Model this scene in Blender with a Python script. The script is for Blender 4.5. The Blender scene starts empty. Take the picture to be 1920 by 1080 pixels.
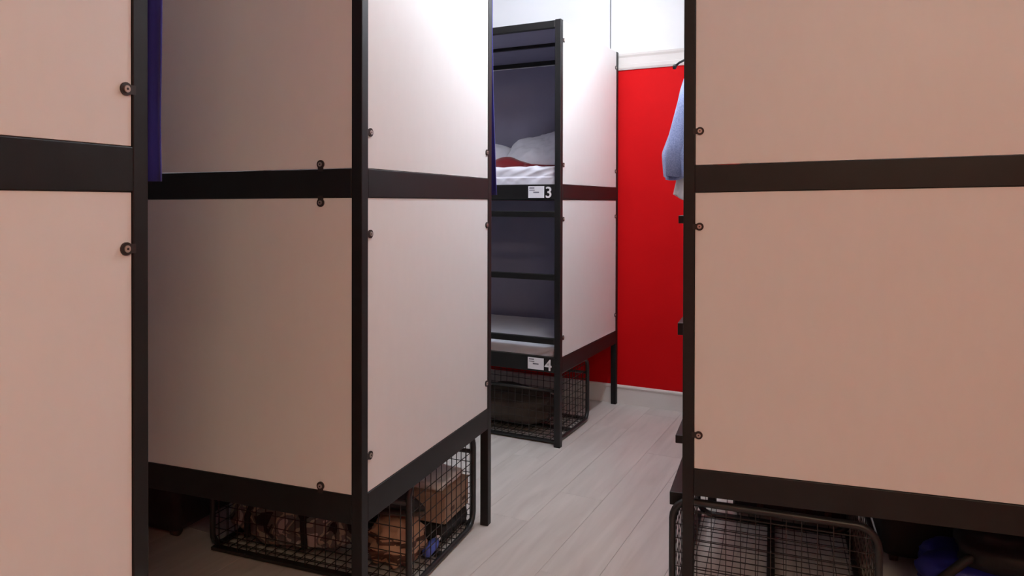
import bpy, bmesh, math, random
from mathutils import Vector, Matrix, noise

random.seed(7)
S = bpy.context.scene
COL = S.collection

# ------------------------------------------------------------------ camera
F_PX, CX, CY = 1354.65, 936.28, 390.40          # focal length and principal point, 1920x1080 frame
PITCH, ROLL, CAM_H, YAW = 0.0080, -0.0023, 1.2294, 0.4759


def room_dir(x, y, z):
    c, s = math.cos(YAW), math.sin(YAW)
    return Vector((x * c - y * s, x * s + y * c, z))


fw = room_dir(0, math.cos(PITCH), -math.sin(PITCH))
up0 = room_dir(0, math.sin(PITCH), math.cos(PITCH))
rt0 = room_dir(1, 0, 0)
cr, sr = math.cos(ROLL), math.sin(ROLL)
rt = rt0 * cr - up0 * sr
up = rt0 * sr + up0 * cr
cam_data = bpy.data.cameras.new('camera')
cam = bpy.data.objects.new('camera', cam_data)
COL.objects.link(cam)
cam_data.sensor_width = 36.0
cam_data.sensor_fit = 'HORIZONTAL'
cam_data.lens = F_PX / 1920 * 36
cam_data.shift_x = (960 - CX) / 1920
cam_data.shift_y = (CY - 540) / 1920
cam_data.clip_start = 0.02
m = Matrix((rt, up, -fw)).transposed().to_4x4()
m.translation = Vector((0, 0, CAM_H))
cam.matrix_world = m
S.camera = cam

# ------------------------------------------------------------------ world, lights, exposure
world = bpy.data.worlds.new('world')
S.world = world
world.use_nodes = True
world.node_tree.nodes['Background'].inputs[0].default_value = (1.0, 0.95, 0.9, 1)
world.node_tree.nodes['Background'].inputs[1].default_value = 0.02
S.view_settings.view_transform = 'Standard'
S.view_settings.look = 'None'
S.view_settings.gamma = 1.0
S.view_settings.use_curve_mapping = False
S.view_settings.exposure = 0.0
AISLE_LAMP = dict(x=-0.84, y=2.82, z=2.50, length=1.3, width=0.03, height=0.15, color=(0.87, 0.925, 1.0), strength=67.0)
ENTRY_LAMP = dict(x=1.10, y=-1.15, z=2.62, length=1.2, width=0.16, height=0.06, color=(1.0, 0.79, 0.53), strength=48.0)

# ------------------------------------------------------------------ materials


def new_mat(name):
    mt = bpy.data.materials.new(name)
    mt.use_nodes = True
    nt = mt.node_tree
    return mt, nt, nt.nodes['Principled BSDF']


def lnk(nt, a, ao, b, bi):
    nt.links.new(a.outputs[ao], b.inputs[bi])


def mat(name, col, rough=0.5, col2=None, scale=6.0, stretch=(1, 1, 1), bump=0.0, bump_scale=80.0,
        metal=0.0, spec=0.5, coords='Object', detail=4.0, sheen=0.0, lo=0.35, hi=0.65):
    mt, nt, p = new_mat(name)
    p.inputs['Roughness'].default_value = rough
    p.inputs['Metallic'].default_value = metal
    p.inputs['Specular IOR Level'].default_value = spec
    p.inputs['Sheen Weight'].default_value = sheen
    tc = nt.nodes.new('ShaderNodeTexCoord')
    mp = nt.nodes.new('ShaderNodeMapping')
    mp.inputs['Scale'].default_value = stretch
    lnk(nt, tc, coords, mp, 'Vector')
    if col2 is not None:
        n = nt.nodes.new('ShaderNodeTexNoise')
        n.inputs['Scale'].default_value = scale
        n.inputs['Detail'].default_value = detail
        lnk(nt, mp, 'Vector', n, 'Vector')
        r = nt.nodes.new('ShaderNodeValToRGB')
        r.color_ramp.elements[0].position = lo
        r.color_ramp.elements[1].position = hi
        r.color_ramp.elements[0].color = (*col, 1)
        r.color_ramp.elements[1].color = (*col2, 1)
        lnk(nt, n, 'Fac', r, 'Fac')
        lnk(nt, r, 'Color', p, 'Base Color')
    else:
        p.inputs['Base Color'].default_value = (*col, 1)
    if bump > 0:
        n2 = nt.nodes.new('ShaderNodeTexNoise')
        n2.inputs['Scale'].default_value = bump_scale
        n2.inputs['Detail'].default_value = 3
        lnk(nt, mp, 'Vector', n2, 'Vector')
        b = nt.nodes.new('ShaderNodeBump')
        b.inputs['Strength'].default_value = bump
        b.inputs['Distance'].default_value = 0.002
        lnk(nt, n2, 'Fac', b, 'Height')
        lnk(nt, b, 'Normal', p, 'Normal')
    return mt


M = {}
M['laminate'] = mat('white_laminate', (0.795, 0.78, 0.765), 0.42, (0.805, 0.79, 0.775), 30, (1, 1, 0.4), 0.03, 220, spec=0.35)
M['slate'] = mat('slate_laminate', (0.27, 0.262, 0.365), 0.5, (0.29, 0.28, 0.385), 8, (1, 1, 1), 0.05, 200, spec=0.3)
M['steel'] = mat('charcoal_steel', (0.0065, 0.006, 0.006), 0.5, (0.009, 0.0085, 0.0085), 14, spec=0.4, bump=0.05, bump_scale=260)
M['clip'] = mat('dark_clip_steel', (0.02, 0.014, 0.013), 0.45, (0.03, 0.02, 0.018), 30)
M['screw'] = mat('bright_screw', (0.55, 0.47, 0.42), 0.35, (0.6, 0.52, 0.47), 30, metal=0.8)
M['basket'] = mat('black_basket_steel', (0.012, 0.012, 0.012), 0.4, (0.016, 0.016, 0.016), 20)
M['wire'] = mat('black_wire', (0.014, 0.011, 0.010), 0.4, (0.02, 0.016, 0.014), 20)
M['white_paint'] = mat('white_wall_paint', (0.80, 0.80, 0.80), 0.7, (0.83, 0.83, 0.83), 2.5, bump=0.1, bump_scale=120, spec=0.3)
M['red_paint'] = mat('red_wall_paint', (0.58, 0.003, 0.005), 0.6, (0.62, 0.004, 0.006), 2.0, bump=0.08, bump_scale=120, spec=0.12)
M['trim'] = mat('off_white_trim', (0.66, 0.62, 0.59), 0.5, (0.70, 0.66, 0.63), 5, (1, 1, 3), spec=0.35)
M['baseboard'] = mat('cream_baseboard_paint', (0.80, 0.745, 0.70), 0.5, (0.84, 0.785, 0.74), 4, (1, 1, 3), spec=0.35)
M['sheet'] = mat('white_cotton_sheet', (0.72, 0.71, 0.79), 0.85, (0.76, 0.75, 0.82), 10, bump=0.15, bump_scale=60, sheen=0.2)
M['red_cloth'] = mat('red_blanket', (0.17, 0.004, 0.010), 0.9, (0.21, 0.006, 0.013), 14, bump=0.3, bump_scale=120, sheen=0.3)
M['blue_cloth'] = mat('royal_blue_curtain', (0.016, 0.014, 0.19), 0.85, (0.022, 0.02, 0.26), 18, (1, 1, 0.2), 0.2, 200, sheen=0.15)
M['denim'] = mat('blue_chambray', (0.20, 0.26, 0.50), 0.9, (0.38, 0.44, 0.70), 220, (1, 1, 1), 0.3, 400, sheen=0.2, lo=0.3, hi=0.7)
M['white_cloth'] = mat('white_jersey', (0.74, 0.72, 0.74), 0.9, (0.8, 0.78, 0.8), 14, bump=0.2, bump_scale=120)
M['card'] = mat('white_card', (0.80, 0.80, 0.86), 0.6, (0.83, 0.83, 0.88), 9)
M['print'] = mat('grey_print', (0.12, 0.12, 0.16), 0.7, (0.2, 0.2, 0.24), 60)
M['numeral'] = mat('white_numeral', (0.82, 0.80, 0.82), 0.5, (0.85, 0.83, 0.85), 9)
M['kraft'] = mat('brown_cardboard', (0.33, 0.215, 0.15), 0.85, (0.38, 0.25, 0.175), 9, (1, 1, 6), 0.1, 90)
M['paper'] = mat('white_paper', (0.78, 0.78, 0.78), 0.7, (0.84, 0.84, 0.84), 8, bump=0.3, bump_scale=25)
M['brown_bag'] = mat('brown_paper_bag', (0.42, 0.24, 0.145), 0.8, (0.56, 0.36, 0.23), 12, bump=0.3, bump_scale=30)
M['brown_band'] = mat('dark_brown_leather', (0.075, 0.03, 0.016), 0.55, (0.11, 0.045, 0.025), 18, bump=0.2)
M['black_cloth'] = mat('black_nylon', (0.008, 0.008, 0.009), 0.7, (0.014, 0.014, 0.016), 18, bump=0.3, bump_scale=40)
M['grey_cloth'] = mat('dark_brown_grey_cloth', (0.05, 0.042, 0.036), 0.85, (0.075, 0.06, 0.05), 12, bump=0.3, bump_scale=40)
M['blue_bag'] = mat('blue_nylon', (0.012, 0.012, 0.16), 0.55, (0.02, 0.02, 0.24), 10, bump=0.3, bump_scale=30)
M['blue_plastic'] = mat('blue_plastic', (0.08, 0.12, 0.5), 0.35, (0.1, 0.15, 0.56), 10)
M['tan_cloth'] = mat('tan_canvas', (0.5, 0.4, 0.3), 0.85, (0.6, 0.5, 0.4), 10)
M['grey_strap'] = mat('grey_green_strap', (0.06, 0.065, 0.05), 0.8, (0.08, 0.085, 0.07), 20)
M['housing'] = mat('white_lamp_housing', (0.8, 0.8, 0.8), 0.4, (0.82, 0.82, 0.82), 10)
M['cable'] = mat('grey_conduit', (0.20, 0.20, 0.20), 0.6, (0.24, 0.24, 0.24), 10)


def camo_mat():
    mt, nt, p = new_mat('grey_camouflage')
    p.inputs['Roughness'].default_value = 0.85
    tc = nt.nodes.new('ShaderNodeTexCoord')
    n = nt.nodes.new('ShaderNodeTexNoise')
    n.inputs['Scale'].default_value = 10
    n.inputs['Detail'].default_value = 1.5
    n.inputs['Distortion'].default_value = 0.8
    lnk(nt, tc, 'Object', n, 'Vector')
    r = nt.nodes.new('ShaderNodeValToRGB')
    r.color_ramp.interpolation = 'CONSTANT'
    e = r.color_ramp.elements
    e[0].position = 0.0
    e[0].color = (0.02, 0.022, 0.022, 1)
    e[1].position = 0.44
    e[1].color = (0.15, 0.175, 0.16, 1)
    for pos, c in ((0.52, (0.50, 0.52, 0.40, 1)), (0.57, (0.20, 0.23, 0.22, 1)), (0.64, (0.62, 0.64, 0.60, 1))):
        x = e.new(pos)
        x.color = c
    lnk(nt, n, 'Fac', r, 'Fac')
    lnk(nt, r, 'Color', p, 'Base Color')
    return mt


def plank_mat():
    mt, nt, p = new_mat('pale_oak_laminate')
    p.inputs['Roughness'].default_value = 0.34
    p.inputs['Specular IOR Level'].default_value = 0.5
    tc = nt.nodes.new('ShaderNodeTexCoord')
    oi = nt.nodes.new('ShaderNodeObjectInfo')
    add = nt.nodes.new('ShaderNodeVectorMath')
    add.operation = 'ADD'
    mul = nt.nodes.new('ShaderNodeMath')
    mul.operation = 'MULTIPLY'
    mul.inputs[1].default_value = 37.0
    lnk(nt, oi, 'Random', mul, 0)
    lnk(nt, tc, 'Object', add, 0)
    lnk(nt, mul, 'Value', add, 1)
    mp = nt.nodes.new('ShaderNodeMapping')
    mp.inputs['Scale'].default_value = (9, 0.9, 1)
    lnk(nt, add, 'Vector', mp, 'Vector')
    n = nt.nodes.new('ShaderNodeTexNoise')
    n.inputs['Scale'].default_value = 2.2
    n.inputs['Detail'].default_value = 6
    n.inputs['Distortion'].default_value = 0.6
    lnk(nt, mp, 'Vector', n, 'Vector')
    r = nt.nodes.new('ShaderNodeValToRGB')
    r.color_ramp.elements[0].position = 0.28
    r.color_ramp.elements[0].color = (0.57, 0.515, 0.475, 1)
    r.color_ramp.elements[1].position = 0.68
    r.color_ramp.elements[1].color = (0.69, 0.635, 0.59, 1)
    lnk(nt, n, 'Fac', r, 'Fac')
    hs = nt.nodes.new('ShaderNodeHueSaturation')
    mr = nt.nodes.new('ShaderNodeMapRange')
    mr.inputs['To Min'].default_value = 0.97
    mr.inputs['To Max'].default_value = 1.03
    lnk(nt, oi, 'Random', mr, 'Value')
    lnk(nt, mr, 'Result', hs, 'Value')
    lnk(nt, r, 'Color', hs, 'Color')
    lnk(nt, hs, 'Color', p, 'Base Color')
    return mt


def emit_mat(name, col, strength):
    mt, nt, p = new_mat(name)
    p.inputs['Base Color'].default_value = (0.8, 0.8, 0.8, 1)
    p.inputs['Emission Color'].default_value = (*col, 1)
    p.inputs['Emission Strength'].default_value = strength
    return mt


M['camo'] = camo_mat()
M['plank'] = plank_mat()

# ------------------------------------------------------------------ mesh builder


class MB:
    """Collects shapes and links them as ONE mesh object."""

    def __init__(s):
        s.v, s.f, s.mi, s.mats = [], [], [], []

    def mat_index(s, key):
        if key not in s.mats:
            s.mats.append(key)
        return s.mats.index(key)

    def add(s, vs, fs, key):
        o = len(s.v)
        s.v += [Vector(v) for v in vs]
        i = s.mat_index(key)
        for f in fs:
            s.f.append([o + k for k in f])
            s.mi.append(i)
        return s

    def box(s, a, b, key, bev=0.0):
        x0, y0, z0 = a
        x1, y1, z1 = b
        if bev <= 0:
            vs = [(x0, y0, z0), (x1, y0, z0), (x1, y1, z0), (x0, y1, z0),
                  (x0, y0, z1), (x1, y0, z1), (x1, y1, z1), (x0, y1, z1)]
            fs = [(0, 3, 2, 1), (4, 5, 6, 7), (0, 1, 5, 4), (1, 2, 6, 5), (2, 3, 7, 6), (3, 0, 4, 7)]
            return s.add(vs, fs, key)
        bm = bmesh.new()
        bmesh.ops.create_cube(bm, size=1)
        for v in bm.verts:
            v.co = Vector(((x0 + x1) / 2 + v.co.x * (x1 - x0), (y0 + y1) / 2 + v.co.y * (y1 - y0),
                           (z0 + z1) / 2 + v.co.z * (z1 - z0)))
        bmesh.ops.bevel(bm, geom=bm.edges[:], offset=bev, segments=2, profile=0.5, affect='EDGES')
        bm.verts.index_update()
        vs = [v.co.copy() for v in bm.verts]
        fs = [[v.index for v in f.verts] for f in bm.faces]
        bm.free()
        return s.add(vs, fs, key)

    def tube(s, pts, r, key, n=8, closed=False):
        pts = [Vector(p) for p in pts]
        k = len(pts)
        vs, fs = [], []
        prev = None
        for i, p in enumerate(pts):
            if closed:
                d = pts[(i + 1) % k] - pts[i - 1]
            else:
                d = pts[min(i + 1, k - 1)] - pts[max(i - 1, 0)]
            d.normalize()
            ref = prev if prev is not None else (Vector((0, 0, 1)) if abs(d.z) < 0.9 else Vector((1, 0, 0)))
            a = d.cross(ref)
            if a.length < 1e-6:
                a = d.cross(Vector((0.3, 1, 0.2)))
            a.normalize()
            b = a.cross(d).normalized()
            prev = b
            rr = r[i] if isinstance(r, (list, tuple)) else r
            for j in range(n):
                t = 2 * math.pi * (j + 0.5) / n
                vs.append(p + a * math.cos(t) * rr + b * math.sin(t) * rr)
        rng = k if closed else k - 1
        for i in range(rng):
            for j in range(n):
                i2 = (i + 1) % k
                fs.append((i * n + j, i * n + (j + 1) % n, i2 * n + (j + 1) % n, i2 * n + j))
        if not closed:
            fs.append(tuple(range(n - 1, -1, -1)))
            fs.append(tuple((k - 1) * n + j for j in range(n)))
        return s.add(vs, fs, key)

    def disc(s, c, axis, r, h, key, n=14):
        c, axis = Vector(c), Vector(axis)
        return s.tube([c, c + axis * h], r, key, n)

    def grid(s, fn, nu, nv, key, closed_u=False):
        vs = [fn(i / (nu if closed_u else nu - 1), j / (nv - 1)) for j in range(nv) for i in range(nu)]
        fs = []
        for j in range(nv - 1):
            for i in range(nu if closed_u else nu - 1):
                i2 = (i + 1) % nu
                fs.append((j * nu + i, j * nu + i2, (j + 1) * nu + i2, (j + 1) * nu + i))
        return s.add(vs, fs, key)

    def map(s, fn):
        s.v = [Vector(fn(v)) for v in s.v]
        return s

    def build(s, name, parent=None, smooth=False):
        me = bpy.data.meshes.new(name)
        me.from_pydata([tuple(v) for v in s.v], [], s.f)
        for k in s.mats:
            me.materials.append(M[k])
        for p, i in zip(me.polygons, s.mi):
            p.material_index = i
            p.use_smooth = smooth
        bm = bmesh.new()
        bm.from_mesh(me)
        bmesh.ops.recalc_face_normals(bm, faces=bm.faces[:])
        bm.to_mesh(me)
        bm.free()
        me.update()
        o = bpy.data.objects.new(name, me)
        COL.objects.link(o)
        if parent:
            o.parent = parent
        return o


def tag(o, label, cat, group=None, kind=None):
    o['label'] = label
    o['category'] = cat
    if group:
        o['group'] = group
    if kind:
        o['kind'] = kind
    return o


def structure(o, label=None, cat=None):
    o['kind'] = 'structure'
    if label:
        o['label'] = label
    if cat:
        o['category'] = cat
    return o


def empty(name, loc, rz=0.0):
    o = bpy.data.objects.new(name, None)
    o.empty_display_size = 0.1
    COL.objects.link(o)
    o.location = loc
    o.rotation_euler = (0, 0, rz)
    return o


# ------------------------------------------------------------------ room shell
X0, X1, Y0, Y1, ZC = -3.45, 1.80, -2.60, 4.272, 2.78
floor = MB().box((X0, Y0, -0.08), (X1, Y1, -0.006), 'trim').build('floor')
structure(floor, 'pale oak plank floor running along the aisle between the beds', 'floor')
PW, PL = 0.19, 1.28
plank_me = {}


def plank(x, y, w, l):
    key = (round(w, 3), round(l, 3))
    if key not in plank_me:
        o = MB().box((0.0004, 0.0004, 0), (w - 0.0004, l - 0.0004, 0.006), 'plank', 0.0006).build('plank', floor)
        plank_me[key] = o
    else:
        o = plank_me[key].copy()
        COL.objects.link(o)
        o.parent = floor
    o.location = (x, y, -0.006)


r = 0
x = X0
while x < X1 - 0.01:
    w = min(PW, X1 - x)
    y = Y0
    first = PL * (0.25, 0.75, 0.5, 1.0)[r % 4]
    l = first
    while y < Y1 - 0.01:
        l = min(l, Y1 - y)
        plank(x, y, w, l)
        y += l
        l = PL
    x += PW
    r += 1

RED_TOP, MOULD_TOP, BASE_TOP = 2.037, 2.136, 0.114
T = 0.12
wb = MB()
wb.box((X0 - T, Y1, -0.08), (X1 + T, Y1 + T, RED_TOP), 'red_paint')
wb.box((X0 - T, Y1, RED_TOP), (X1 + T, Y1 + T, ZC), 'white_paint')
structure(wb.build('wall_back'), 'bright red end wall with white paint above the moulding', 'wall')
structure(MB().box((X0 - T, Y0 - T, -0.08), (X0, Y1, ZC), 'white_paint').build('wall_left'), 'white side wall behind the left row of beds', 'wall')
structure(MB().box((X1, Y0 - T, -0.08), (X1 + T, Y1, RED_TOP), 'red_paint').box((X1, Y0 - T, RED_TOP), (X1 + T, Y1, ZC), 'white_paint').build('wall_right'), 'red and white side wall behind the right bed', 'wall')
structure(MB().box((X0, Y0 - T, -0.08), (X1, Y0, RED_TOP), 'red_paint').box((X0, Y0 - T, RED_TOP), (X1, Y0, ZC), 'white_paint').build('wall_front'), 'red and white wall opposite the red end wall', 'wall')
structure(MB().box((X0 - T, Y0 - T, ZC), (X1 + T, Y1 + T, ZC + 0.1), 'white_paint').build('ceiling'), 'plain white ceiling over the dormitory', 'ceiling')
# moulding above the red paint, baseboard with a rounded cap
mo = MB()
prof = [(0, RED_TOP), (-0.010, RED_TOP), (-0.016, RED_TOP + 0.012), (-0.016, RED_TOP + 0.03), (-0.008, RED_TOP + 0.036),
        (-0.008, RED_TOP + 0.075), (-0.014, MOULD_TOP - 0.012), (-0.014, MOULD_TOP), (0, MOULD_TOP)]
n = len(prof)
mo.add([(X0, Y1 + a, z) for a, z in prof] + [(X1, Y1 + a, z) for a, z in prof],
       [(i, (i + 1) % n, n + (i + 1) % n, n + i) for i in range(n)] + [tuple(range(n)), tuple(range(2 * n - 1, n - 1, -1))], 'trim')
structure(mo.build('trim_1'), 'off-white moulding band along the top of the red paint', 'moulding')
bb = MB()
prof = [(0, 0), (-0.010, 0), (-0.010, BASE_TOP - 0.022), (-0.014, BASE_TOP - 0.018), (-0.017, BASE_TOP - 0.010),
        (-0.014, BASE_TOP - 0.003), (-0.006, BASE_TOP), (0, BASE_TOP)]
n = len(prof)
bb.add([(X0, Y1 + a, z) for a, z in prof] + [(X1, Y1 + a, z) for a, z in prof],
       [(i, (i + 1) % n, n + (i + 1) % n, n + i) for i in range(n)] + [tuple(range(n)), tuple(range(2 * n - 1, n - 1, -1))], 'baseboard')
structure(bb.build('baseboard_back'), 'scuffed off-white baseboard with rounded cap below the red wall', 'baseboard')
structure(MB().box((-1.4355, Y1 - 0.006, MOULD_TOP), (-1.4305, Y1, ZC), 'cable').build('trim_2'), 'thin grey vertical joint strip on the white upper wall', 'trim')

# ------------------------------------------------------------------ ceiling lamps


def lamp(name, d, along, label):
    e = empty(name, (d['x'], d['y'], ZC))
    tag(e, label, 'lamp')
    w, l = d['width'], d['length']
    if along == 'x':
        w, l = l, w
    z = d['z'] - ZC
    hh = d['height'] / 2
    MB().box((-w / 2 - 0.01, -l / 2 - 0.02, z + hh), (w / 2 + 0.01, l / 2 + 0.02, z + hh + 0.03), 'housing', 0.004).build('housing', e)
    for q in (-0.4, 0.4):
        (MB().tube([(0, q * l, z + hh + 0.03), (0, q * l, 0)], 0.004, 'housing') if along == 'y' else
         MB().tube([(q * w, 0, z + hh + 0.03), (q * w, 0, 0)], 0.004, 'housing')).build('suspension_rod', e)
    M[name] = emit_mat(name + '_diffuser', d['color'], d['strength'])
    MB().box((-w / 2, -l / 2, z - hh), (w / 2, l / 2, z + hh), name, 0.006).build('diffuser', e)


lamp('ceiling_lamp', AISLE_LAMP, 'y', 'cool white linear ceiling lamp hanging over the far aisle')
lamp('entry_lamp', ENTRY_LAMP, 'x', 'warm white linear ceiling lamp hanging near the entrance')

# ------------------------------------------------------------------ bunk beds
W, LEN, P = 0.92, 2.0, 0.032
BZ1, BZ2, BZ3, BZT = 0.4479, 1.2418, 1.319, 2.143
RAIL = 0.077
FRAMES = dict(G=(-0.52, 3.335, 0.0), C=(-1.1941, 1.5261, 0.1058), F=(-1.379, 3.3395, 0.0), R=(-0.4821, 2.0916, 0.1134),
              L=(-1.1357 + 0.92 * 0.1062, 0.8503 - 0.92 * 0.9943, 0.1064))


def clip_mesh(mb, p, edge, normal):
    """A keyhole clip: p on the panel edge, edge = direction from the frame onto the panel, normal = out of the panel."""
    p, e, nn = Vector(p), Vector(edge), Vector(normal)
    t = e.cross(nn)
    c = p + e * 0.012
    mb.disc(c, nn, 0.0115, 0.0035, 'clip', 16)
    mb.disc(c + nn * 0.0035, nn, 0.0062, 0.0022, 'screw', 12)
    mb.disc(c + nn * 0.0057, nn, 0.0022, 0.0006, 'clip', 8)
    vs = []
    for a in (-0.007, 0.011):
        for b in (-0.008, 0.008):
            for h in (0.0002, 0.0032):
                vs.append(p + e * a + t * b + nn * h)
    mb.add(vs, [(0, 1, 3, 2), (4, 6, 7, 5), (0, 4, 5, 1), (2, 3, 7, 6), (0, 2, 6, 4), (1, 5, 7, 3)], 'clip')


def make_bed(key, side, open_far, label, slope=0.0, off=0.0, back='laminate', clips_long='v'):
    """side=-1: bed runs to local -x from the aisle end; +1: to local +x. local y is across the bed, away from the camera."""
    bx, by, rz = FRAMES[key]
    e = empty('bunk_bed', (bx, by, 0), rz)
    tag(e, label, 'bunk bed', 'bunk beds of the dormitory')

    def sh(v):
        return Vector((v.x, v.y, v.z + (slope * v.x + off) * max(0.0, min(1.0, v.z / 0.3))))

    def part(mb, name, parent=None, smooth=False):
        return mb.map(sh).build(name, parent or e, smooth)

    def X(a, b):
        a, b = a * side, b * side
        return min(a, b), max(a, b)

    # posts
    for a in (0, LEN - P):
        xa, xb = X(a, a + P)
        for y in (0, W - P):
            part(MB().box((xa, y, 0), (xb, y + P, BZT), 'steel', 0.002), 'post')
    yo = W if open_far else 0.0             # open long side
    yb = 0.0 if open_far else W             # panelled long side
    inw = 1 if not open_far else -1
    # long rails
    rails = {}
    for yy, nm in ((yo, 'front_rail'), (yb, 'back_rail')):
        ya, yb2 = (yy, yy + 0.028) if yy == 0 else (yy - 0.028, yy)
        for z0, z1, tagz in ((BZ1 - RAIL, BZ1, 'low'), (BZ2, BZ3, 'mid'), (BZT - 0.040, BZT - 0.004, 'top')):
            xa, xb = X(P, LEN - P)
            rails[nm, tagz] = part(MB().box((xa, ya, z0), (xb, yb2, z1), 'steel', 0.002), nm)
    # end rails and end panels
    panels = {}
    for a, outward in ((0.0, -side), (LEN, side)):
        for z0, z1 in ((BZ1 - RAIL, BZ1), (BZ2, BZ3)):
            xa, xb = X(a, a + 0.028 * (1 if a == 0 else -1))
            part(MB().box((xa, P, z0), (xb, W - P, z1), 'steel', 0.002), 'end_rail')
        for z0, z1 in ((BZ1, BZ2), (BZ3, BZT - 0.001)):
            g = 0.0012
            xa, xb = X(a + (0.003 if a == 0 else -0.003), a + (0.015 if a == 0 else -0.015))
            pn = part(MB().box((xa, P + g, z0 + g), (xb, W - P - g, z1 - g), 'laminate', 0.0008), 'end_panel')
            if a == 0:
                xf = (xa if outward < 0 else xb)
                for (yy, ed) in ((P + g, (0, 1, 0)), (W - P - g, (0, -1, 0))):
                    for zz in (z0 + 0.098, z1 - 0.098):
                        mb = MB()
                        clip_mesh(mb, (xf, yy, zz), ed, (outward, 0, 0))
                        part(mb, 'panel_clip', pn)
    # back (long) panels
    ny = -1 if yb == 0 else 1
    for z0, z1 in ((BZ1, BZ2), (BZ3, BZT - 0.041)):
        g = 0.0012
        y0, y1 = (yb + 0.003, yb + 0.015) if yb == 0 else (yb - 0.015, yb - 0.003)
        xa, xb = X(P + g, LEN - P - g)
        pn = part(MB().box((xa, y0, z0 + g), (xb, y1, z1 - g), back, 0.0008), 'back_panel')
        yf = y0 if yb == 0 else y1
        mids = (0.130, LEN / 2, LEN - 0.130)
        if clips_long == 'h':
            for xx in mids:
                for zz, ed in ((z0 + g, (0, 0, 1)), (z1 - g, (0, 0, -1))):
                    if zz > 2.0:
                        continue
                    mb = MB()
                    clip_mesh(mb, (xx * side, yf, zz), ed, (0, ny, 0))
                    part(mb, 'panel_clip', pn)
        elif clips_long == 'v':
            for xx, ex in ((P + g, side), (LEN - P - g, -side)):
                for zz in (z0 + 0.098, z1 - 0.098):
                    mb = MB()
                    clip_mesh(mb, (xx * side, yf, zz), (ex, 0, 0), (0, ny, 0))
                    part(mb, 'panel_clip', pn)
    # bases, roof
    xa, xb = X(P, LEN - P)
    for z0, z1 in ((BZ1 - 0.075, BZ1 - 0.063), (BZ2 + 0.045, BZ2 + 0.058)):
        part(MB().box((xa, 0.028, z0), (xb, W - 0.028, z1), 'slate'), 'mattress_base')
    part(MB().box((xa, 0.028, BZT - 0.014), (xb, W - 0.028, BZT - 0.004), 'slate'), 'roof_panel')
    part(MB().box((xa, 0.43, BZT - 0.03), (xb, 0.455, BZT - 0.014), 'steel'), 'roof_crossbar')
    return e, part, rails


bedL, partL, _ = make_bed('L', -1, True, 'bunk bed cut off by the left edge, blue curtain at its corner', 0.0, 0.0046)
bedC, partC, _ = make_bed('C', -1, True, 'bunk bed in the left centre with full wire basket of boxes under it', 0.0076, 0.0, clips_long='h')
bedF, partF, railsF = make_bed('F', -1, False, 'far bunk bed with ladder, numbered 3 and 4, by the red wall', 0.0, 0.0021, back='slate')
bedR, partR, _ = make_bed('R', 1, True, 'bunk bed on the right of the aisle with empty basket under it', 0.0174, 0.0169)

bedG, partG, _ = make_bed('G', 1, False, 'bunk bed against the red wall, hidden behind the right bed')  # unseen bed added for neutral rail reflections and shade under the right bed

# ladder on the far bed (between its corner post and a stile)
partF(MB().box((-0.475, 0.002, 0.40), (-0.445, 0.030, BZ2), 'steel', 0.002), 'ladder_stile')
for z in (0.528, 0.850, 1.168):
    partF(MB().box((-0.446, 0.001, z - 0.015), (-P, 0.029, z + 0.015), 'steel', 0.003), 'ladder_rung')

# pale strip standing in for the lit top edge of its back panel
partF(MB().box((-LEN + P, W - 0.021, BZT - 0.046), (-P, W - 0.0152, BZT - 0.042), 'card'), 'lit_edge_strip')

# numerals and name cards on its rails


def text_mesh(body, size, name, key, parent, M4, depth=0.0012, bold=0.0):
    cu = bpy.data.curves.new(name, 'FONT')
    cu.body = body
    cu.size = size
    cu.extrude = depth
    cu.offset = bold
    cu.resolution_u = 4
    tmp = bpy.data.objects.new(name, cu)
    me = bpy.data.meshes.new_from_object(tmp)
    bpy.data.objects.remove(tmp)
    me.transform(M4)
    me.materials.clear()
    me.materials.append(M[key])
    o = bpy.data.objects.new(name, me)
    COL.objects.link(o)
    o.parent = parent
    return o


def front_matrix(x, y, z):
    """text in local x-z plane facing local -y"""
    return Matrix.Translation((x, y, z)) @ Matrix.Rotation(math.pi / 2, 4, 'X')


for num, zc, k in (('3', 1.282, 'mid'), ('4', 0.412, 'low')):
    rail = railsF['front_rail', k]
    cd = MB().box((-0.176, -0.0016, zc - 0.029), (-0.088, -0.0002, zc + 0.030), 'card').build('name_card', rail)
    pr = MB()
    for xa, xb, zz, t in ((-0.170, -0.142, 0.021, 0.0028), (-0.170, -0.140, 0.010, 0.0016), (-0.148, -0.116, -0.001, 0.0032)):
        pr.box((xa, -0.0021, zc + zz - t), (xb, -0.0015, zc + zz + t), 'print')
    pr.build('card_print', rail)
    text_mesh(num, 0.079, 'bed_numeral', 'numeral', rail, front_matrix(-0.083, -0.0018, zc - 0.028), bold=0.0008)

# steps on the aisle end of the right bed
for z0, z1, dep in ((1.152, 1.175, 0.020), (0.822, 0.858, 0.021), (0.501, 0.525, 0.026), (0.316, 0.355, 0.042)):
    partR(MB().box((-dep, 0.05, z0), (0.0, 0.46, z1), 'steel', 0.002), 'ladder_step')

# ------------------------------------------------------------------ bedding on the far bed
FX, FY, _ = FRAMES['F']


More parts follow.
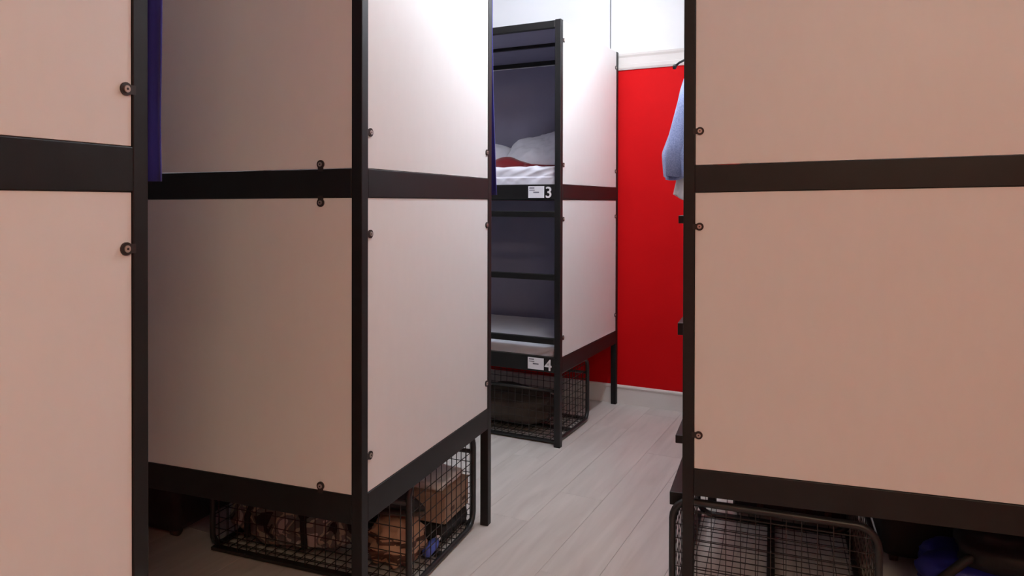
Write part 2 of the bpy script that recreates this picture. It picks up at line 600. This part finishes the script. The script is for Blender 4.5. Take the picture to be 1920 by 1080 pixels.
def soft_box(a, b, key, rad, amp, freq, seed, nx=60, ny=24, nz=None, crease=None):
    """closed rounded slab with wrinkles, from a superellipse grid"""
    c = [(p + q) / 2 for p, q in zip(a, b)]
    h = [(q - p) / 2 for p, q in zip(a, b)]
    mb = MB()
    bm = bmesh.new()
    bmesh.ops.create_cube(bm, size=2)
    bmesh.ops.subdivide_edges(bm, edges=bm.edges[:], cuts=1, use_grid_fill=True)
    # anisotropic subdivision by bisecting planes
    for ax, cnt in ((0, nx), (1, ny), (2, nz or max(4, int(nx * h[2] / h[0])))):
        for i in range(1, cnt):
            t = -1 + 2 * i / cnt
            nv = [0, 0, 0]
            nv[ax] = 1
            bmesh.ops.bisect_plane(bm, geom=bm.verts[:] + bm.edges[:] + bm.faces[:], plane_co=[t * k for k in nv], plane_no=nv)
    bm.verts.index_update()
    vs = []
    for v in bm.verts:
        p = Vector((v.co.x * h[0], v.co.y * h[1], v.co.z * h[2]))
        q = Vector([max(-(hh - rad), min(hh - rad, pp)) for hh, pp in zip(h, p)])
        d = p - q
        if d.length > 1e-9:
            d = d.normalized() * rad
        nrm = d.normalized() if d.length > 0 else Vector((0, 0, 1))
        p = q + d
        w = p + Vector(c)
        k = noise.noise(Vector((w.x * freq[0], w.y * freq[1], w.z * freq[2])) + Vector((seed, seed * 2, 0)))
        k2 = noise.noise(Vector((w.x * freq[0] * 2.3 + w.z * 30, w.y * freq[1] * 2.3, w.z * freq[2])) + Vector((seed, 0, 4)))
        lo = 1.0 if p.z > -h[2] * 0.9 else 0.0
        p += nrm * (amp * (k - 0.25) + amp * 0.6 * (k2 - 0.25)) * lo
        if crease:
            p += nrm * crease(w) * lo
        vs.append(p + Vector(c))
    fs = [[v.index for v in f.verts] for f in bm.faces]
    bm.free()
    mb.add(vs, fs, key)
    return mb


def creases(w):
    # diagonal pulls in the sheet over the mattress edge
    if w.y > FY + 0.075:
        return 0.0
    k = w.z - 0.42 * w.x + 0.05 * noise.noise(Vector((w.x * 5, 3.0, w.z * 7)))
    gate = max(0.0, min(1.0, 0.5 + 1.6 * noise.noise(Vector((w.x * 3.1, 1.0, w.z * 5)))))
    return gate * (0.0042 * math.sin(k * 120) + 0.0014 * math.sin(k * 270 + 1.0))


UP_T, LO_T = 1.417, 0.497
tag(soft_box((FX - 1.96, FY + 0.033, 1.302), (FX - 0.035, FY + 0.88, UP_T), 'sheet', 0.024, 0.003, (7, 7, 9), 1.0, 240, 26, nz=20, crease=creases).build('mattress', None, True),
    'white sheeted mattress in the upper bunk numbered 3', 'mattress', 'mattresses of the far bunk bed')
tag(soft_box((FX - 1.96, FY + 0.033, 0.386), (FX - 0.035, FY + 0.88, LO_T), 'sheet', 0.024, 0.003, (7, 7, 9), 5.0, 240, 26, nz=20, crease=creases).build('mattress', None, True),
    'white sheeted mattress in the lower bunk numbered 4', 'mattress', 'mattresses of the far bunk bed')


def pillow(name, loc, size, rot, seed, key='sheet', label='', cat='pillow', group=None):
    L_, D_, H_ = size
    mb = MB()

    def side(sgn):
        def fn(a, b):
            x, y = a * 2 - 1, b * 2 - 1
            prof = max(0.0, (1 - abs(x) ** 2.6)) ** 0.5 * max(0.0, (1 - abs(y) ** 2.6)) ** 0.5
            pin = 1 - 0.10 * (x * x) * (1 - abs(y)) - 0.0
            pin2 = 1 - 0.10 * (y * y) * (1 - abs(x))
            k = noise.noise(Vector((x * 2.2 + seed, y * 2.2, sgn))) * 0.24 + noise.noise(Vector((x * 6 + seed, y * 5, sgn))) * 0.16 - 0.10 * max(0, math.sin((x * 1.3 + y) * 7 + 3 * noise.noise(Vector((x * 2, y * 2, seed))))) ** 4
            return Vector((x * L_ / 2 * pin2, y * D_ / 2 * pin, sgn * H_ / 2 * prof * (1 + k) + 0.012 * noise.noise(Vector((x * 1.7, y * 1.7, seed)))))
        return fn
    mb.grid(side(1), 54, 40, key)
    mb.grid(side(-1), 54, 40, key)
    o = mb.build(name, None, True)
    mw = o.modifiers.new('weld', 'WELD')
    mw.merge_threshold = 0.0008
    o.location = loc
    o.rotation_euler = rot
    if label:
        tag(o, label, cat, group)
    return o


pillow('pillow', (FX - 0.345, FY + 0.665, UP_T + 0.114), (0.55, 0.36, 0.16), (math.radians(34), math.radians(-7), math.radians(5)), 3.0,
       label='plump white pillow beside the corner post in upper bunk 3', group='pillows in the upper bunk')
pillow('pillow', (FX - 0.885, FY + 0.670, UP_T + 0.096), (0.48, 0.34, 0.14), (math.radians(30), math.radians(9), math.radians(-6)), 8.0,
       label='crumpled white pillow next to the blue curtain in upper bunk 3', group='pillows in the upper bunk')


def heap(w):
    return 0.042 * math.exp(-((w.x - (FX - 0.545)) / 0.085) ** 2) - 0.018 * (1 - math.exp(-((w.x - (FX - 0.50)) / 0.2) ** 2))


tag(soft_box((FX - 0.76, FY + 0.44, UP_T - 0.001), (FX - 0.05, FY + 0.60, UP_T + 0.045), 'red_cloth', 0.02, 0.008, (8, 8, 6), 2.0, 44, 14, crease=heap).build('blanket', None, True),
    'dark red folded blanket between the white pillows of upper bunk 3', 'blanket')

# ------------------------------------------------------------------ blue curtains


def curtain(key, label, spread, xin, xout, seed, z0, z1=2.085, flare=0.0):
    bx, by, rz = FRAMES[key]
    e = empty('curtain', (bx, by, 0), rz)
    tag(e, label, 'curtain', 'blue bunk curtains')
    th = 0.004
    mb = MB()
    nu, nv = 60, 26

    def fn_side(sg):
        def fn(a, b):
            z = z1 + (z0 - z1) * b
            g = 1 + flare * b * b
            x = -xin + (xin + xout * g) * a
            wob = 0.35 * noise.noise(Vector((a * 3 + seed, b * 2.4, 0)))
            y = W + 0.006 + spread * g * (0.5 + 0.5 * math.sin(a * 26 + wob * 5 + seed)) * (0.55 + 0.45 * b) + 0.008 * b * noise.noise(Vector((a * 4, b * 3, seed)))
            y += flare * 0.046 * b ** 3 * a
            return Vector((x, max(y, W + 0.004) + sg * th / 2 + th / 2, z))
        return fn
    mb.grid(fn_side(-1), nu, nv, 'blue_cloth')
    o0 = len(mb.v)
    mb.grid(fn_side(1), nu, nv, 'blue_cloth')
    rim = []
    for i in range(nu - 1):
        rim.append((i, i + 1, o0 + i + 1, o0 + i))
        j = (nv - 1) * nu
        rim.append((j + i, j + i + 1, o0 + j + i + 1, o0 + j + i))
    for j in range(nv - 1):
        rim.append((j * nu, (j + 1) * nu, o0 + (j + 1) * nu, o0 + j * nu))
        k = nu - 1
        rim.append((j * nu + k, (j + 1) * nu + k, o0 + (j + 1) * nu + k, o0 + j * nu + k))
    k = mb.mat_index('blue_cloth')
    for f in rim:
        mb.f.append(list(f))
        mb.mi.append(k)
    mb.build('fabric', e, True)
    rod = MB().tube([(-LEN + 0.02, W + 0.016, z1 + 0.008), (-0.008, W + 0.016, z1 + 0.008)], 0.007, 'steel', 10)
    rod.box((-0.028, W, z1), (-0.012, W + 0.018, z1 + 0.016), 'steel').box((-LEN + 0.012, W, z1), (-LEN + 0.028, W + 0.018, z1 + 0.016), 'steel')
    rod.build('curtain_rod', e)


curtain('L', 'royal blue curtain hanging at the corner of the bed at the left edge', 0.022, 0.30, 0.006, 1.3, 1.266)
curtain('C', 'royal blue curtain sliver behind the far corner of the left centre bed', 0.011, 0.30, -0.002, 2.2, 1.258, flare=1.0)

# ------------------------------------------------------------------ wire baskets


def rrect(w, h, rad, seg=6):
    pts = []
    for cx, cz, a0 in ((w - rad, rad, -90), (w - rad, h - rad, 0), (rad, h - rad, 90), (rad, rad, 180)):
        for i in range(seg + 1):
            t = math.radians(a0 + 90 * i / seg)
            pts.append((cx + rad * math.cos(t), cz + rad * math.sin(t)))
    return pts


def make_basket(loc, rz, label, wid=0.53, lng=0.80, h=0.345, side_h=0.285):
    """hoops span local x (width) at local y=0 and y=lng; long sides run along local y"""
    e = empty('wire_basket', loc, rz)
    tag(e, label, 'basket', 'under-bed wire baskets')
    rad, tr = 0.055, 0.0105
    pts = rrect(wid - 2 * tr, h - 2 * tr, rad)
    for y in (tr, lng - tr):
        MB().tube([(a + tr, y, b + tr) for a, b in pts], tr, 'basket', 8, True).build('end_hoop', e, True)
    for x in (0.014, wid / 2, wid - 0.014):
        z = 0.012 if x != wid / 2 else 0.008
        MB().box((x - 0.013, tr, z - 0.006), (x + 0.013, lng - tr, z + 0.006), 'basket', 0.002).build('bottom_bar', e)
    for x in (0.010, wid - 0.010):
        MB().tube([(x, tr, side_h), (x, lng - tr, side_h)], 0.008, 'basket', 8).build('side_rail', e, True)
    wr = 0.0016
    sp = 0.041
    # each face of welded wires
    for y in (tr, lng - tr):
        mb = MB()
        k = int((wid - 0.02) / sp)
        for i in range(1, k + 1):
            x = i * (wid / (k + 1))
            zt = h - 0.012 - (0.03 if x < 0.04 or x > wid - 0.04 else 0)
            mb.tube([(x, y, 0.012), (x, y, zt)], wr, 'wire', 4)
        k = int((h - 0.02) / sp)
        for i in range(1, k + 1):
            z = i * (h / (k + 1))
            mb.tube([(0.012, y + 0.003, z), (wid - 0.012, y + 0.003, z)], wr, 'wire', 4)
        mb.build('end_mesh', e)['kind'] = 'stuff'
    for x in (0.010, wid - 0.010):
        mb = MB()
        k = int(lng / sp)
        for i in range(1, k + 1):
            y = i * (lng / (k + 1))
            mb.tube([(x, y, 0.016), (x, y, side_h)], wr, 'wire', 4)
        for i in range(1, 7):
            z = i * side_h / 7
            mb.tube([(x + 0.003, tr, z), (x + 0.003, lng - tr, z)], wr, 'wire', 4)
        mb.build('side_mesh', e)['kind'] = 'stuff'
    mb = MB()
    k = int(lng / sp)
    for i in range(1, k + 1):
        y = i * (lng / (k + 1))
        mb.tube([(0.012, y, 0.0225), (wid - 0.012, y, 0.0225)], wr, 'wire', 4)
    k = int(wid / sp)
    for i in range(1, k + 1):
        x = i * (wid / (k + 1))
        mb.tube([(x, tr, 0.0195), (x, lng - tr, 0.0195)], wr, 'wire', 4)
    mb.build('bottom_mesh', e)['kind'] = 'stuff'
    return e


def bed_point(key, lx, ly, z=0.0):
    bx, by, rz = FRAMES[key]
    c, s = math.cos(rz), math.sin(rz)
    return (bx + lx * c - ly * s, by + lx * s + ly * c, z)


# local x of the basket = across its hoop.  For beds C and F the hoop faces the aisle (+x), long side runs to -x.
# basket local (x, y) -> bed local: rotate +90 degrees: basket x -> bed +y, basket y -> bed -x
make_basket(bed_point('C', -0.040, 0.345, 0.001), FRAMES['C'][2] + math.pi / 2,
            'black wire basket full of boxes and bags under the left centre bed', h=0.368)
make_basket(bed_point('F', -0.030, 0.035, 0.001), FRAMES['F'][2] + math.pi / 2,
            'black wire basket holding a dark bundle under the far ladder bed', wid=0.48, h=0.366, side_h=0.27)
make_basket(bed_point('R', -0.040, 0.010, 0.001), FRAMES['R'][2],
            'empty black wire basket poking out from under the right bed', wid=0.56, lng=0.80, h=0.372, side_h=0.29)

# ------------------------------------------------------------------ things in the baskets


def in_bed(o, key, lx, ly, z, rz=0.0, rx=0.0, ry=0.0):
    o.location = bed_point(key, lx, ly, z)
    o.rotation_euler = (rx, ry, FRAMES[key][2] + rz)
    return o


def lump(size, key, seed, amp=0.14, freq=2.2, n=2.6, mats=None, flat=True, res=(44, 24)):
    """a bulging soft bag: superellipsoid with folds, base on local z=0"""
    mb = MB()
    a, b, c = [k / 2 for k in size]

    def sp(t, e):
        return math.copysign(abs(t) ** e, t)

    ex = 2.0 / n

    def fn(u, v):
        th, ph = u * 2 * math.pi, (v - 0.5) * math.pi * 0.998
        p = Vector((a * sp(math.cos(ph), ex) * sp(math.cos(th), ex), b * sp(math.cos(ph), ex) * sp(math.sin(th), ex), c * sp(math.sin(ph), ex)))
        q = Vector((p.x / a, p.y / b, p.z / c))
        k = 1 + amp * noise.noise(q * freq + Vector((seed, 0, 0))) + amp * 0.5 * noise.noise(q * freq * 2.7 + Vector((0, seed, 0)))
        p = Vector((p.x * k, p.y * k, p.z * k))
        if flat:
            p.z = max(p.z, -c * 0.97)
        return p + Vector((0, 0, c * 0.97))
    mb.grid(fn, res[0], res[1], key, True)
    return mb


# black folded clothes that the box lies on
o = soft_box((-0.17, -0.105, 0), (0.17, 0.105, 0.060), 'black_cloth', 0.02, 0.010, (9, 9, 9), 4.0, 24, 16).build('clothes_bundle', None, True)
tag(in_bed(o, 'C', -0.235, 0.748, 0.028), 'black bundle of clothes under the cardboard box in the full basket', 'clothes')
# cardboard box
e = empty('cardboard_box', bed_point('C', -0.232, 0.752, 0.094), FRAMES['C'][2])
tag(e, 'brown cardboard box with white paper on top in the full basket', 'box')
MB().box((-0.168, -0.1025, 0), (0.166, 0.1025, 0.104), 'kraft', 0.003).build('carton', e)
for yy in (-0.055, 0.045):
    MB().box((0.1655, yy, 0.03), (0.1675, yy + 0.03, 0.042), 'brown_band').build('hand_slot', e)
MB().box((-0.168, -0.1005, 0.1045), (0.172, -0.002, 0.1065), 'kraft').build('flap', e)
MB().box((-0.168, 0.002, 0.1045), (0.172, 0.1005, 0.1065), 'kraft').build('flap', e)
o = soft_box((-0.155, -0.095, 0.0), (0.160, 0.095, 0.036), 'paper', 0.012, 0.010, (9, 9, 9), 6.0, 24, 18).build('paper_packet', None, True)
tag(in_bed(o, 'C', -0.235, 0.752, 0.202), 'white paper packet lying on the cardboard box in the full basket', 'paper')
# brown bag with a dark band, near side of the basket
e = empty('paper_bag', bed_point('C', -0.168, 0.490, 0.026), FRAMES['C'][2] + 0.12)
tag(e, 'crumpled tan and brown bag behind the near mesh of the full basket', 'bag')
lump((0.175, 0.165, 0.150), 'brown_bag', 9.0, 0.22, 2.6).build('bag_body', e, True)
for za, zb, sc in ((0.028, 0.062, 1.02), (0.088, 0.104, 1.015)):
    mb = lump((0.175, 0.165, 0.150), 'brown_band', 9.0, 0.22, 2.6, res=(44, 40))
    mb.f = [f for f in mb.f if za < sum(mb.v[i].z + 0.10 * mb.v[i].x for i in f) / len(f) < zb]
    mb.mi = [0] * len(mb.f)
    mb.map(lambda v: Vector((v.x * sc, v.y * sc, v.z)))
    bo = mb.build('dark_band', e, True)
    so = bo.modifiers.new('solid', 'SOLIDIFY')
    so.thickness = 0.004
# black shoe above it
e = empty('shoe', bed_point('C', -0.200, 0.490, 0.186), FRAMES['C'][2] + 0.1)
tag(e, 'black shoe lying on top behind the near mesh of the full basket', 'shoe')
sh_ = MB()


def shoe_fn(u, v):
    th = u * 2 * math.pi
    t = v
    wv = 0.045 * (math.sin(min(1, max(0.0, t)) * math.pi) ** 0.45) * (0.85 + 0.15 * math.sin(t * 5))
    hgt = (0.095 if t < 0.4 else 0.095 - 0.055 * (t - 0.4) / 0.6) * (math.sin(min(0.98, max(0.02, t)) * math.pi) ** 0.3)
    return Vector((-0.13 + 0.26 * t, wv * math.cos(th), 0.012 + hgt * (0.5 + 0.5 * math.sin(th))))


sh_.grid(shoe_fn, 20, 20, 'black_cloth', True)
sh_.build('upper', e, True)
sl = MB()
sl.grid(lambda u, v: Vector((-0.132 + 0.264 * v, (0.047 * (math.sin(max(0.0, min(1, v)) * math.pi) ** 0.45)) * math.cos(u * 2 * math.pi), 0.008 + 0.008 * math.sin(u * 2 * math.pi))), 20, 20, 'grey_cloth', True)
sl.build('sole', e, True)
# small blue bottle
e = empty('bottle', bed_point('C', -0.083, 0.575, 0.046), FRAMES['C'][2] + math.radians(96))
tag(e, 'small blue bottle lying beside the tan bag in the full basket', 'bottle')
pr = [(0.02, 0.001), (0.02, 0.017), (0.08, 0.019), (0.10, 0.015), (0.108, 0.008), (0.12, 0.008)]
mb = MB()
mb.tube([(a - 0.06, 0, 0) for a, _ in pr], [b for _, b in pr], 'blue_plastic', 16)
mb.build('bottle_body', e, True)
MB().tube([(0.056, 0, 0), (0.072, 0, 0)], 0.010, 'white_cloth', 14).build('cap', e)
# camouflage duffel in the left part of the basket
e = empty('duffel_bag', bed_point('C', -0.59, 0.51, 0.026), FRAMES['C'][2])
tag(e, 'grey camouflage duffel bag in the dark part of the full basket', 'bag')
lump((0.49, 0.23, 0.185), 'camo', 12.0, 0.16, 2.4, 3.0, res=(60, 34)).build('bag_body', e, True)
for xx in (-0.12, 0.12):
    MB().tube([(xx, -0.116, 0.03), (xx * 0.98, -0.121, 0.10), (xx * 0.8, -0.09, 0.186), (xx * 0.5, -0.02, 0.212), (0, 0.02, 0.216)], 0.011, 'black_cloth', 8).build('handle', e, True)
MB().box((-0.16, -0.004, 0.180), (0.16, 0.004, 0.190), 'black_cloth', 0.001).build('zip', e)
# added black case that blocks light under the far end of the centre bed
e = empty('blocker_suitcase', bed_point('C', -1.36, 0.60, 0.0), FRAMES['C'][2])
tag(e, 'black case added to darken the floor under the left centre bed, beyond the duffel', 'blocker_suitcase')
MB().box((-0.36, -0.24, 0.02), (0.36, 0.24, 0.30), 'black_cloth', 0.03).build('shell', e, True)
MB().tube([(-0.08, -0.24, 0.16), (-0.07, -0.262, 0.16), (0.07, -0.262, 0.16), (0.08, -0.24, 0.16)], 0.009, 'grey_cloth', 8).build('handle', e, True)
for xx in (-0.32, 0.32):
    for yy in (-0.2, 0.2):
        MB().tube([(xx - 0.012, yy, 0.02), (xx + 0.012, yy, 0.02)], 0.02, 'grey_cloth', 14).build('wheel', e, True)
# dark bundle in the far basket
o = lump((0.55, 0.34, 0.17), 'grey_cloth', 21.0, 0.2, 2.2).build('clothes_bundle', None, True)
tag(in_bed(o, 'F', -0.42, 0.28, 0.026), 'dark brown clothes bundle inside the basket under the far bed', 'clothes')
# blue and black bag under the right bed
e = empty('travel_bag', bed_point('R', 0.965, 0.43, 0.001), FRAMES['R'][2])
tag(e, 'blue and black travel bag with white lettering under the right bed', 'bag')
lump((0.58, 0.30, 0.175), 'blue_bag', 31.0, 0.14, 2.0, 3.2, res=(56, 30)).build('bag_body', e, True)
fl = lump((0.34, 0.25, 0.13), 'black_cloth', 33.0, 0.18, 2.0, 2.6)
fl.map(lambda v: v + Vector((-0.03, -0.03, 0.145))).build('top_pouch', e, True)
MB().tube([(-0.28, -0.10, 0.04), (-0.26, -0.125, 0.12), (-0.19, -0.11, 0.185), (-0.08, -0.06, 0.25)], 0.013, 'black_cloth', 8).build('strap', e, True)
MB().tube([(-0.275, -0.12, 0.02), (-0.275, -0.13, 0.07), (-0.265, -0.133, 0.11)], 0.010, 'tan_cloth', 8).build('webbing', e, True)
MB().box((0.10, -0.11, 0.20), (0.16, -0.06, 0.265), 'grey_strap', 0.012).build('grab_loop', e)
text_mesh('R', 0.075, 'lettering', 'numeral', e, front_matrix(-0.105, -0.160, 0.112), 0.002, 0.001)

# black case and rolled mat added to keep light out under the right bed
e = empty('blocker_suitcase', bed_point('R', 0.955, 0.83, 0.0), FRAMES['R'][2])
tag(e, 'black case added to darken the floor behind the travel bag under the right bed', 'blocker_suitcase')
MB().box((-0.36, -0.20, 0.02), (0.36, 0.20, 0.31), 'black_cloth', 0.03).build('shell', e, True)
MB().tube([(-0.08, -0.20, 0.16), (-0.07, -0.222, 0.16), (0.07, -0.222, 0.16), (0.08, -0.20, 0.16)], 0.009, 'grey_cloth', 8).build('handle', e, True)
for xx in (-0.32, 0.32):
    for yy in (-0.16, 0.16):
        MB().tube([(xx - 0.012, yy, 0.02), (xx + 0.012, yy, 0.02)], 0.02, 'grey_cloth', 14).build('wheel', e, True)
e = empty('blocker_mat', bed_point('R', 0.32, 0.91, 0.0), FRAMES['R'][2])
tag(e, 'black rolled mat added behind the empty basket to block the bright floor', 'mat')
MB().tube([(-0.22, 0, 0.086), (-0.21, 0, 0.086), (0.21, 0, 0.086), (0.22, 0, 0.086)], [0.076, 0.085, 0.085, 0.076], 'black_cloth', 28).build('roll', e, True)
for xx in (-0.12, 0.12):
    MB().tube([(xx - 0.012, 0, 0.0875), (xx + 0.012, 0, 0.0875)], 0.0865, 'grey_cloth', 28).build('strap', e, True)

# ------------------------------------------------------------------ coat hook and hanging shirt on the aisle end of the right bed
e = empty('coat_hook', bed_point('R', 0.003, 0.70, 1.80), FRAMES['R'][2])
tag(e, 'black coat hook jutting from the right bed over the blue shirt', 'hook')
MB().box((-0.004, -0.018, -0.035), (0.0, 0.018, 0.035), 'steel', 0.001).build('hook_plate', e)
MB().tube([(-0.003, 0, 0.004), (-0.05, 0, -0.012), (-0.100, 0, -0.034), (-0.113, 0, -0.045)], 0.0045, 'steel', 10).build('hook_arm', e, True)
MB().tube([(-0.113, 0, -0.040), (-0.117, 0, -0.049), (-0.119, 0, -0.058)], [0.006, 0.0085, 0.005], 'steel', 10).build('hook_tip', e, True)

e = empty('hanging_shirt', bed_point('R', 0.0, 0.70, 1.25), FRAMES['R'][2])
tag(e, 'blue chambray shirt hanging on the hook against the red wall', 'shirt')


def drape(prof, folds, seed, key, hollow=True, nu=64, nv=34):
    """closed drape against the panel: prof = list of (z, outward reach, half width)"""
    mb = MB()

    def at(b):
        z = prof[0][0] + (prof[-1][0] - prof[0][0]) * b
        for (za, ra, wa), (zb, rb, wb_) in zip(prof, prof[1:]):
            if zb <= z <= za:
                t = (za - z) / (za - zb)
                return z, ra + (rb - ra) * t, wa + (wb_ - wa) * t
        return (z, prof[-1][1], prof[-1][2])

    def fn(a, b):
        z, reach, hw = at(b)
        th = a * 2 * math.pi
        fold = 1 + (0.12 + 0.18 * b) * math.sin(folds * th + seed + 1.3 * noise.noise(Vector((a * 3, b * 3, seed))))
        x = -reach * (0.5 + 0.5 * math.cos(th) * (0.80 + 0.20 * fold))
        y = hw * math.sin(th) * fold
        z2 = z + 0.012 * b * math.sin(th * 2 + seed)
        return Vector((min(-0.003, x), y, z2))
    mb.grid(fn, nu, nv, key, True)
    return mb


prof = [(0.535, 0.022, 0.010), (0.47, 0.074, 0.03), (0.41, 0.092, 0.055), (0.35, 0.104, 0.065), (0.287, 0.115, 0.075), (0.226, 0.137, 0.09), (0.165, 0.158, 0.10), (0.12, 0.155, 0.10), (0.075, 0.152, 0.10)]
b_ = drape(prof, 7, 0.6, 'denim').build('shirt_body', e, True)
so = b_.modifiers.new('solid', 'SOLIDIFY')
so.thickness = 0.003
# sleeve hanging down the near side
sv = MB().tube([(-0.045, -0.035, 0.475), (-0.068, -0.075, 0.34), (-0.094, -0.100, 0.20), (-0.102, -0.105, 0.078)], [0.018, 0.028, 0.032, 0.030], 'denim', 16)
sv.map(lambda v: v + Vector((0.006 * noise.noise(v * 18), 0.006 * noise.noise(v * 18 + Vector((4, 0, 0))), 0))).build('sleeve', e, True)
u_ = drape([(0.10, 0.100, 0.06), (0.05, 0.106, 0.065), (0.0, 0.114, 0.07)], 5, 2.0, 'white_cloth', nv=14).build('white_undershirt', e, True)
so = u_.modifiers.new('solid', 'SOLIDIFY')
so.thickness = 0.003
